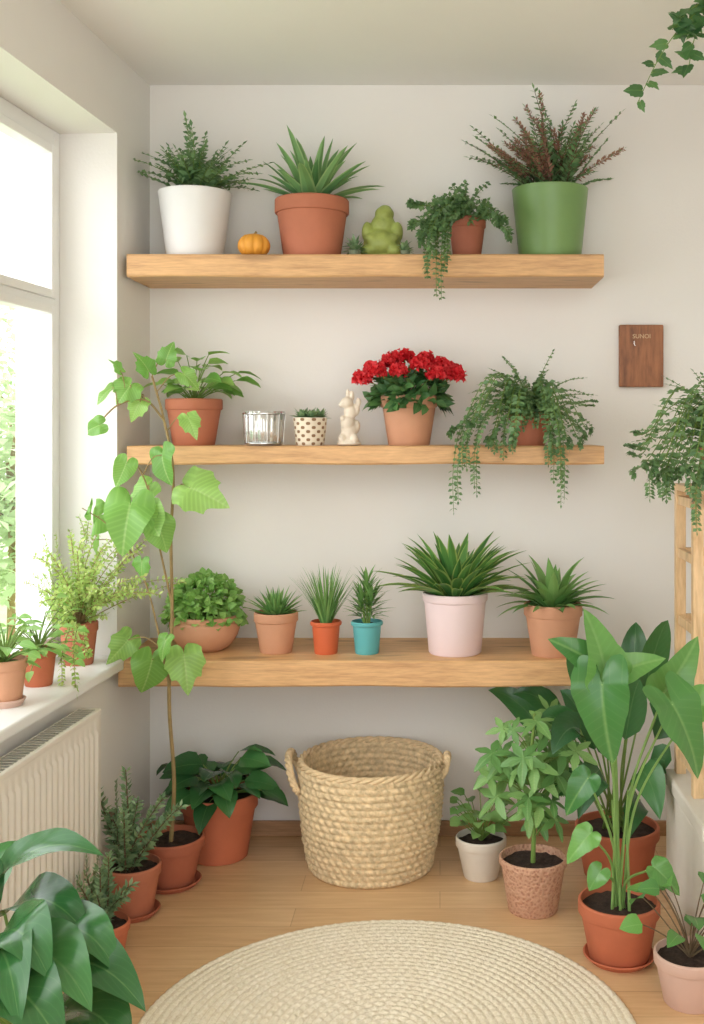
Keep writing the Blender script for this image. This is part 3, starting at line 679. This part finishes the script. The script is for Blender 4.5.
for A,B in zip(grid,grid[1:]):
    for j in range(seg): k=(j+1)%seg; mb.f.append([A[j],A[k],B[k],B[j]])
mb.f.append(grid[0][::-1]); mb.f.append(grid[-1])
mb.build('body',M['sea'],t,sharp=180)
mb=MB()
for q in (0,1,2):
    pts=[V(((brad(hb)-.006+.006*math.cos(2*PI*q/3+k*.42))*math.cos(2*PI*k/200),(brad(hb)-.006+.006*math.cos(2*PI*q/3+k*.42))*math.sin(2*PI*k/200),hb+.004+.006*math.sin(2*PI*q/3+k*.42))) for k in range(201)]
    mb.tube(pts,.0062,.0062,7)
mb.build('rim',M['rope'],t,sharp=180)
for sg,ks in ((-1,1),(1,.5)):
    mb=MB(); rx=brad(hb)*sg
    base=cat([V((rx*.985,-.075*ks,hb-.075*ks)),V((rx*(1+.07*ks),-.07*ks,hb-.035*ks)),V((rx*(1+.13*ks),-.045*ks,hb+.012)),V((rx*(1+.14*ks),0,hb+.022*ks)),V((rx*(1+.13*ks),.045*ks,hb+.012)),V((rx*(1+.07*ks),.07*ks,hb-.035*ks)),V((rx*.985,.075*ks,hb-.075*ks))],10)
    for q in (0,1,2):
        pts=[b+V((.006*math.cos(i*.55+2.1*q),0,.006*math.sin(i*.55+2.1*q))) for i,b in enumerate(base)]
        mb.tube(pts,.0068,.0068,7)
    mb.build('handle',M['rope'],t,sharp=180)
# rug: braided coils
mb=MB(); sub=6; nr=NR*sub; seg=380; c=mb.add((0,0,.008)); prev=None
for i in range(1,nr+1):
    r=RR*i/nr; ring=(i-1)//sub; x=(i%sub)/sub; bul=abs(math.sin(PI*i/sub)); nt_=max(8,int(2*PI*(ring+.5)*(RR/NR)/.026)); row=[]
    for j in range(seg):
        a=2*PI*j/seg; br=math.sin(nt_*a*1.0+(x-.5)*(3.0 if ring%2 else -3.0)+ring)
        rr=r+(.0015*math.sin(nt_*a+ring) if i==nr else 0)
        row.append(mb.add((rr*math.cos(a),rr*math.sin(a),.005+.0045*bul*(.7+.4*br)+R(-.0003,.0003))))
    for j in range(seg):
        k=(j+1)%seg; mb.f.append([prev[j],row[j],row[k],prev[k]] if prev else [c,row[j],row[k]])
    prev=row
row=[mb.add(((RR+.001)*math.cos(2*PI*j/seg),(RR+.001)*math.sin(2*PI*j/seg),0.0005)) for j in range(seg)]
for j in range(seg): k=(j+1)%seg; mb.f.append([prev[j],row[j],row[k],prev[k]])
tag(mb.build('round_rug',M['rug'],None,(-.12,2.454,0),sharp=180),'round coiled jute rug on the wooden floor','rug')
# ================================================================= floor, right
t,p=potted('potted_plant','small leafy green plant in cream pot just right of the basket',481,3.33,0,.077,.052,.122,'cream','rim')
f=MB(); s=MB(); leafy(f,s,p,34,(.05,.17),(38,88),.35,(.04,.065),(.032,.046),'ovate',.6,.8)
f.build('foliage',M['gmid'],t,clamp=lambda w:V((max(w.x,.03) if w.z<.36 else w.x,w.y,w.z))); s.build('stem',M['stem'],t)
t,p=potted('potted_geranium','upright lobed-leaf plant in embossed clay pot beside the small cream pot',533,3.1,0,.096,.07,.15,'embo','band')
loc=V(t.location); f=MB(); s=MB()
st=cat([p,p+V((.003,0,.14)),p+V((-.004,0,.28)),p+V((.004,0,.42))],8); s.tube(st,.007,.004,8)
for i in range(42):
    u=V((random.gauss(0,1),random.gauss(0,1),random.gauss(0,1))).normalized()*random.random()**.3
    hh=.28+u.z*.19; P=p+V((u.x*(.135-.08*max(0,u.z)**2),u.y*.1,hh)); q=samp(st,max(.05,min(.99,(hh-.07)/.42)))[0]
    s.tube(cat([q,q.lerp(P,.5)+V((0,0,.012)),P],3),.0016,.0012,4)
    hz=V((P.x-p.x,P.y-p.y-.03,0)); hz=hz.normalized() if hz.length>.01 else V((0,-1,0))
    pleaf(f,P,hz+V((R(-.4,.4),0,-.7+R(-.4,.5))),R(.05,.08),'lobed',V((hz.x*.5+R(-.4,.4),-.8,.6)),.25,.1,60,2,1,.04)
f.build('foliage',M['gmid'],t,clamp=lambda w:V((w.x,min(w.y,3.28) if w.z>.55 and w.x<.43 else w.y,w.z))); s.build('stem',M['stem'],t)
t,p=potted('potted_plant','wide terracotta pot of tall dark broad leaves at the back right under the shelf',617,3.35,0,.128,.1,.15,'terra2')
loc=V(t.location); f=MB(); s=MB()
for (A,T,wd) in (((545,735,3.42),(488,690,3.45),.075),((560,720,3.4),(512,694,3.4),.07),((590,700,3.2),(566,640,3.15),.075),((632,700,3.3),(636,622,3.35),.085),((645,690,3.25),(668,620,3.2),.08),
   ((655,720,3.2),(700,660,3.15),.08),((580,790,3.2),(552,800,3.1),.08),((600,770,3.1),(578,820,3.0),.085),((640,770,3.15),(660,820,3.05),.09),((650,760,3.2),(688,790,3.1),.08),((625,740,3.1),(640,680,3.05),.08),((595,750,3.3),(560,690,3.28),.08),
   ((655,740,3.3),(694,700,3.35),.08),((610,760,3.4),(590,700,3.42),.08),((580,730,3.1),(552,755,3.0),.09),((640,800,3.2),(625,845,3.05),.07),((600,720,3.3),(610,650,3.3),.08),((575,740,3.15),(540,720,3.1),.08)):
    a,b=W(*A)-loc,W(*T)-loc; m=(a+b)*.5+V((0,-.01,.035)); cpt=m*2-(a+b)*.5
    pts=[a*(1-k/8)**2+cpt*(2*(k/8)*(1-k/8))+b*(k/8)**2 for k in range(9)]
    ribbon(f,pts,wd*1.1,'ovate',V((R(-.4,.4),-1,.5)),.25,2,.07)
    s.tube(cat([p+V((R(-.04,.04),R(-.04,.04),0)),(p+a)*.5+V((0,0,.02)),a],5),.0035,.0025,6)
def c29(w):
    w.y=min(w.y,YB-.016)
    if w.x<.43 and w.y>3.285 and w.z>.55: w.z=min(w.z,.57)
    if w.x>.64 and w.y<3.22 and w.z<.4: w.x=.64
    if w.x>.66 and w.y<3.18: w.x=.66
    return w
f.build('foliage',M['gbig'],t,clamp=c29); s.build('stem',M['stem'],t,clamp=c29)
saucer('terracotta saucer under the large-leaved plant beside the rug',W(619,0,2.81).x,2.81,0,.092,'terra2')
t,p=potted('potted_philodendron','tall philodendron with very large glossy leaves in terracotta pot beside the rug',619,2.81,.007,.104,.076,.145,'terra2')
loc=V(t.location); f=MB(); s=MB()
for (x,y,d,L,dx,dz,nx,nz,shp,wd) in ((602,684,2.62,.185,.0,-1,-.5,.4,'arrow',1.05),(602,668,2.68,.14,-.85,.65,-.1,.7,'spear',1.2),(606,680,2.66,.165,-.12,1,.4,.5,'spear',1.3),(612,676,2.7,.13,.8,.5,.0,.9,'spear',1.15),(672,704,2.6,.18,.5,-.85,.45,.6,'arrow',1.0),(664,692,2.72,.15,.55,.8,.3,.4,'spear',1.2),(694,706,2.66,.14,.9,.2,.1,.9,'spear',1.15),
   (588,778,2.66,.1,-.6,-.7,-.3,.6,'spear',1.2),(590,834,2.66,.085,-.6,-.5,-.2,.8,'spear',1.3),(600,872,2.66,.05,-.5,-.6,-.2,.7,'heart',1),(655,868,2.66,.085,.7,-.5,.2,.8,'spear',1.3)):
    P=W(x,y,d)-loc; a=V((P.x*.25,P.y*.2,p.z+(P.z-p.z)*.5))
    s.tube(cat([p+V((R(-.025,.025),R(-.025,.025),-.005)),a,P],10),.0042,.0026,8)
    pleaf(f,P,V((dx,-.25,dz)),L,shp,V((nx,-1,nz)),.4,.36,56,6,wd,.04)
for (x,y) in ((628,790),(612,800)):
    P=W(x,y,2.72)-loc; s.tube(cat([p,p.lerp(P,.5),P],6),.0035,.002,6)
f.build('foliage',M['gphil'],t,clamp=lambda w:V((min(w.x,.64) if w.z<.38 and w.y>2.7 else w.x,w.y,w.z))); s.build('stem',M['glight'],t)
t,p=potted('potted_plant','small leafy plant in dusty pink clay pot at the near right corner',690,2.6,0,.085,.062,.118,'pinkt','rim')
f=MB(); s=MB(); leafy(f,s,p,20,(.06,.2),(40,88),.45,(.05,.075),(.04,.055),'ovate',.7,.8)
def c31(w):
    if w.y>2.71 and w.z<.4: w.y=2.71
    return w
f.build('foliage',M['gphil'],t,clamp=c31); s.build('stem',M['dstem'],t,clamp=c31)
t=thing('plinth_bench','cream rough stone bench block at the right edge','bench',(.93,2.96,0))
mb=MB(); mb.box(-.275,-.235,0,.275,.235,.325); bevel(mb.build('body',M['plinth'],t,smooth=False),.01,3)
mb=MB(); mb.box(-.28,-.24,.325,.28,.24,.367); bevel(mb.build('top_slab',M['plinth'],t,smooth=False),.008,3)
t=thing('plant_stand','open pale pine slatted stand at the right edge under a trailing plant','plant stand',(.84,3.05,.367))
x0,x1,y0,y1,hs=-.165,.165,-.12,.12,.83
for (x,y) in ((x0,y0),(x1-.028,y0),(x0,y1-.028),(x1-.028,y1-.028)):
    mb=MB(); mb.box(x,y,0,x+.028,y+.028,hs-.018); bevel(mb.build('post',M['stand'],t,smooth=False),.002)
for z in (.05,.24,.43,.62,.77):
    for (a,b,c_,d) in ((x0+.004,y0+.028,x0+.02,y1-.028),(x1-.02,y0+.028,x1-.004,y1-.028),(x0+.028,y0+.004,x1-.028,y0+.02),(x0+.028,y1-.02,x1-.028,y1-.004)):
        mb=MB(); mb.box(a,b,z,c_,d,z+.026); bevel(mb.build('rail',M['stand'],t,smooth=False),.002)
mb=MB(); mb.box(x0-.006,y0-.006,hs-.018,x1+.006,y1+.006,hs); bevel(mb.build('top_board',M['stand'],t,smooth=False),.003)
t,p=potted('trailing_plant','feathery trailing plant on top of the pale wooden stand at the right edge',0,3.05,1.197,.085,.065,.12,'terra',xoff=.80)
f=MB(); s=MB()
def c33(w):
    if w.x>.665 and w.z<1.21 and w.y>2.915:
        if w.x<.72: w.x=.66
        else: w.z=max(w.z,1.201)
    return w
trail(f,s,t,p,[(625,455),(640,478),(650,495),(660,470),(670,495),(632,445),(665,510),(690,535),(692,500),(680,480),(700,490)],2.9,.03,.016,24,'frond',lift=.1,rep=2)
for i in range(60):
    P=arc(p,R(1.2,5.0),math.radians(R(15,85)),R(.14,.27),R(.5,1.8),9,.08,.9); s.tube(P,.0015,.0008,4); frond(f,P,.034,.016,14,55,.1)
f.build('foliage',M['gfern'],t,clamp=c33); s.build('stem',M['stem'],t,clamp=c33)
# hanging planter
t=thing('hanging_planter','hanging ivy planter on cords from the ceiling, vines reaching in at top right','hanging plant',(.93,2.8,2.08))
pot_mesh(.09,.065,.12,'plain').build('pot',M['whitepot'],t); soil_mesh(.08,.102).build('soil',M['soil'],t)
for k in range(3):
    a=2*PI*k/3+.3; mb=MB(); mb.tube([V((.092*math.cos(a),.092*math.sin(a),.1)),V((.05*math.cos(a),.05*math.sin(a),.25)),V((0,0,.385))],.002,.002,5); mb.build('cord',M['cord'],t)
mb=MB(); mb.lathe([(0,.42),(.018,.42),(.016,.414),(.004,.41),(.003,.38),(0,.38)],20); mb.build('ceiling_hook',M['metal'],t)
loc=V(t.location); f=MB(); s=MB()
for P in ([(760,60),(730,0),(704,8),(680,28),(658,60),(637,104)],[(760,60),(735,10),(706,15),(694,40),(688,72)],[(770,60),(740,-5),(712,-2),(690,10),(672,30)],[(780,60),(800,40),(820,120),(825,220)]):
    pts=cat([V((0,0,.11))]+[W(x,y,2.78-.01*i)-loc for i,(x,y) in enumerate(P)],7); s.tube(pts,.0022,.001,5)
    for i in range(26):
        q,T=samp(pts,.15+.85*(i+.5)/26); dd=V((R(-1,1),R(-.6,.1),R(-1,.2))); st2=q+dd.normalized()*.012
        s.tube([q,st2],.001,.001,4); pleaf(f,st2,dd,R(.022,.038),'vine',V((R(-.7,.7),-1,R(-.2,.8))),.25,.1,28,2,R(.7,1))
f.build('foliage',M['gdark'],t); s.build('stem',M['stem'],t)
# ================================================================= window sill plants
def sx(y,off): return wallx(y)-off
t,p=potted('potted_plant','airy yellow-green plant in terracotta pot at the far end of the window sill',0,3.25,SILL,.056,.042,.125,'terra',xoff=sx(3.25,.07))
f=MB(); s=MB()
for i in range(70):
    P=arc(p,R(0,6.3) if i%2 else R(3.4,6.6),math.radians(R(30,88)),R(.12,.38),R(.2,1.2),9,.16,.9); s.tube(P,.0015,.0008,4); sprig(f,P,.019,.011,14,3,60,.3,'ovate',.2)
trail(f,s,t,p,[(62,690),(88,655),(75,700)],3.0,.02,.013,20,k=3)
f.build('foliage',M['gyel'],t,clamp='sill'); s.build('stem',M['wstem'],t,clamp='sill')
t,p=potted('potted_plant','low bright green plant in terracotta pot in the middle of the window sill',0,2.98,SILL,.047,.036,.1,'terra2',xoff=sx(2.98,.07))
f=MB(); s=MB(); leafy(f,s,p,60,(.04,.16),(10,85),.8,(.026,.042),(.018,.026),'ovate',.6); f.build('foliage',M['glight'],t,clamp='sill'); s.build('stem',M['stem'],t,clamp='sill')
saucer('pale saucer under the nearest window sill pot',sx(2.76,.06),2.76,SILL,.052,'pinkt')
t,p=potted('potted_plant','leafy plant in peach clay pot nearest the camera on the window sill',0,2.76,SILL+.007,.055,.042,.11,'peach',xoff=sx(2.76,.06))
f=MB(); s=MB(); leafy(f,s,p,44,(.04,.15),(25,88),.6,(.04,.07),(.018,.026),'lance',.6); f.build('foliage',M['glight'],t,clamp='sill'); s.build('stem',M['stem'],t,clamp='sill')
# ================================================================= camera, light
cam=bpy.data.cameras.new('camera'); co=bpy.data.objects.new('camera',cam); C.objects.link(co)
co.location=(0,0,H); co.rotation_euler=(PI/2,0,0); cam.sensor_width=36; cam.sensor_fit='AUTO'; cam.lens=F/1024*36
cam.shift_x=-(CX-352)/1024; cam.shift_y=-(512-CY)/1024; cam.clip_start=.05
bpy.context.scene.camera=co
wd=bpy.data.worlds.new('world'); bpy.context.scene.world=wd; wd.use_nodes=True
bg=wd.node_tree.nodes['Background']; bg.inputs[0].default_value=(.95,.975,1,1); bg.inputs[1].default_value=3.0
sl=bpy.data.lights.new('soft_sun','SUN'); sl.energy=2.6; sl.angle=math.radians(50); sl.color=(1,.985,.96)
so=bpy.data.objects.new('soft_sun',sl); C.objects.link(so); so.rotation_euler=V((.72,.5,-.5)).to_track_quat('-Z','Y').to_euler(); so.location=(-4,0,4)
def area(name,loc,rot,sx_,sy_,pw,c,cat_=None):
    l=bpy.data.lights.new(name,'AREA'); l.shape='RECTANGLE'; l.size=sx_; l.size_y=sy_; l.energy=pw; l.color=c
    o=bpy.data.objects.new(name,l); C.objects.link(o); o.location=loc; o.rotation_euler=rot; return o
area('room_fill',(.5,.2,2.42),(math.radians(25),0,0),1.4,1.0,14,(1,.97,.92))  # added fill light below the ceiling, out of view; no actual lamp hangs here
bpy.context.scene.view_settings.view_transform='Standard'
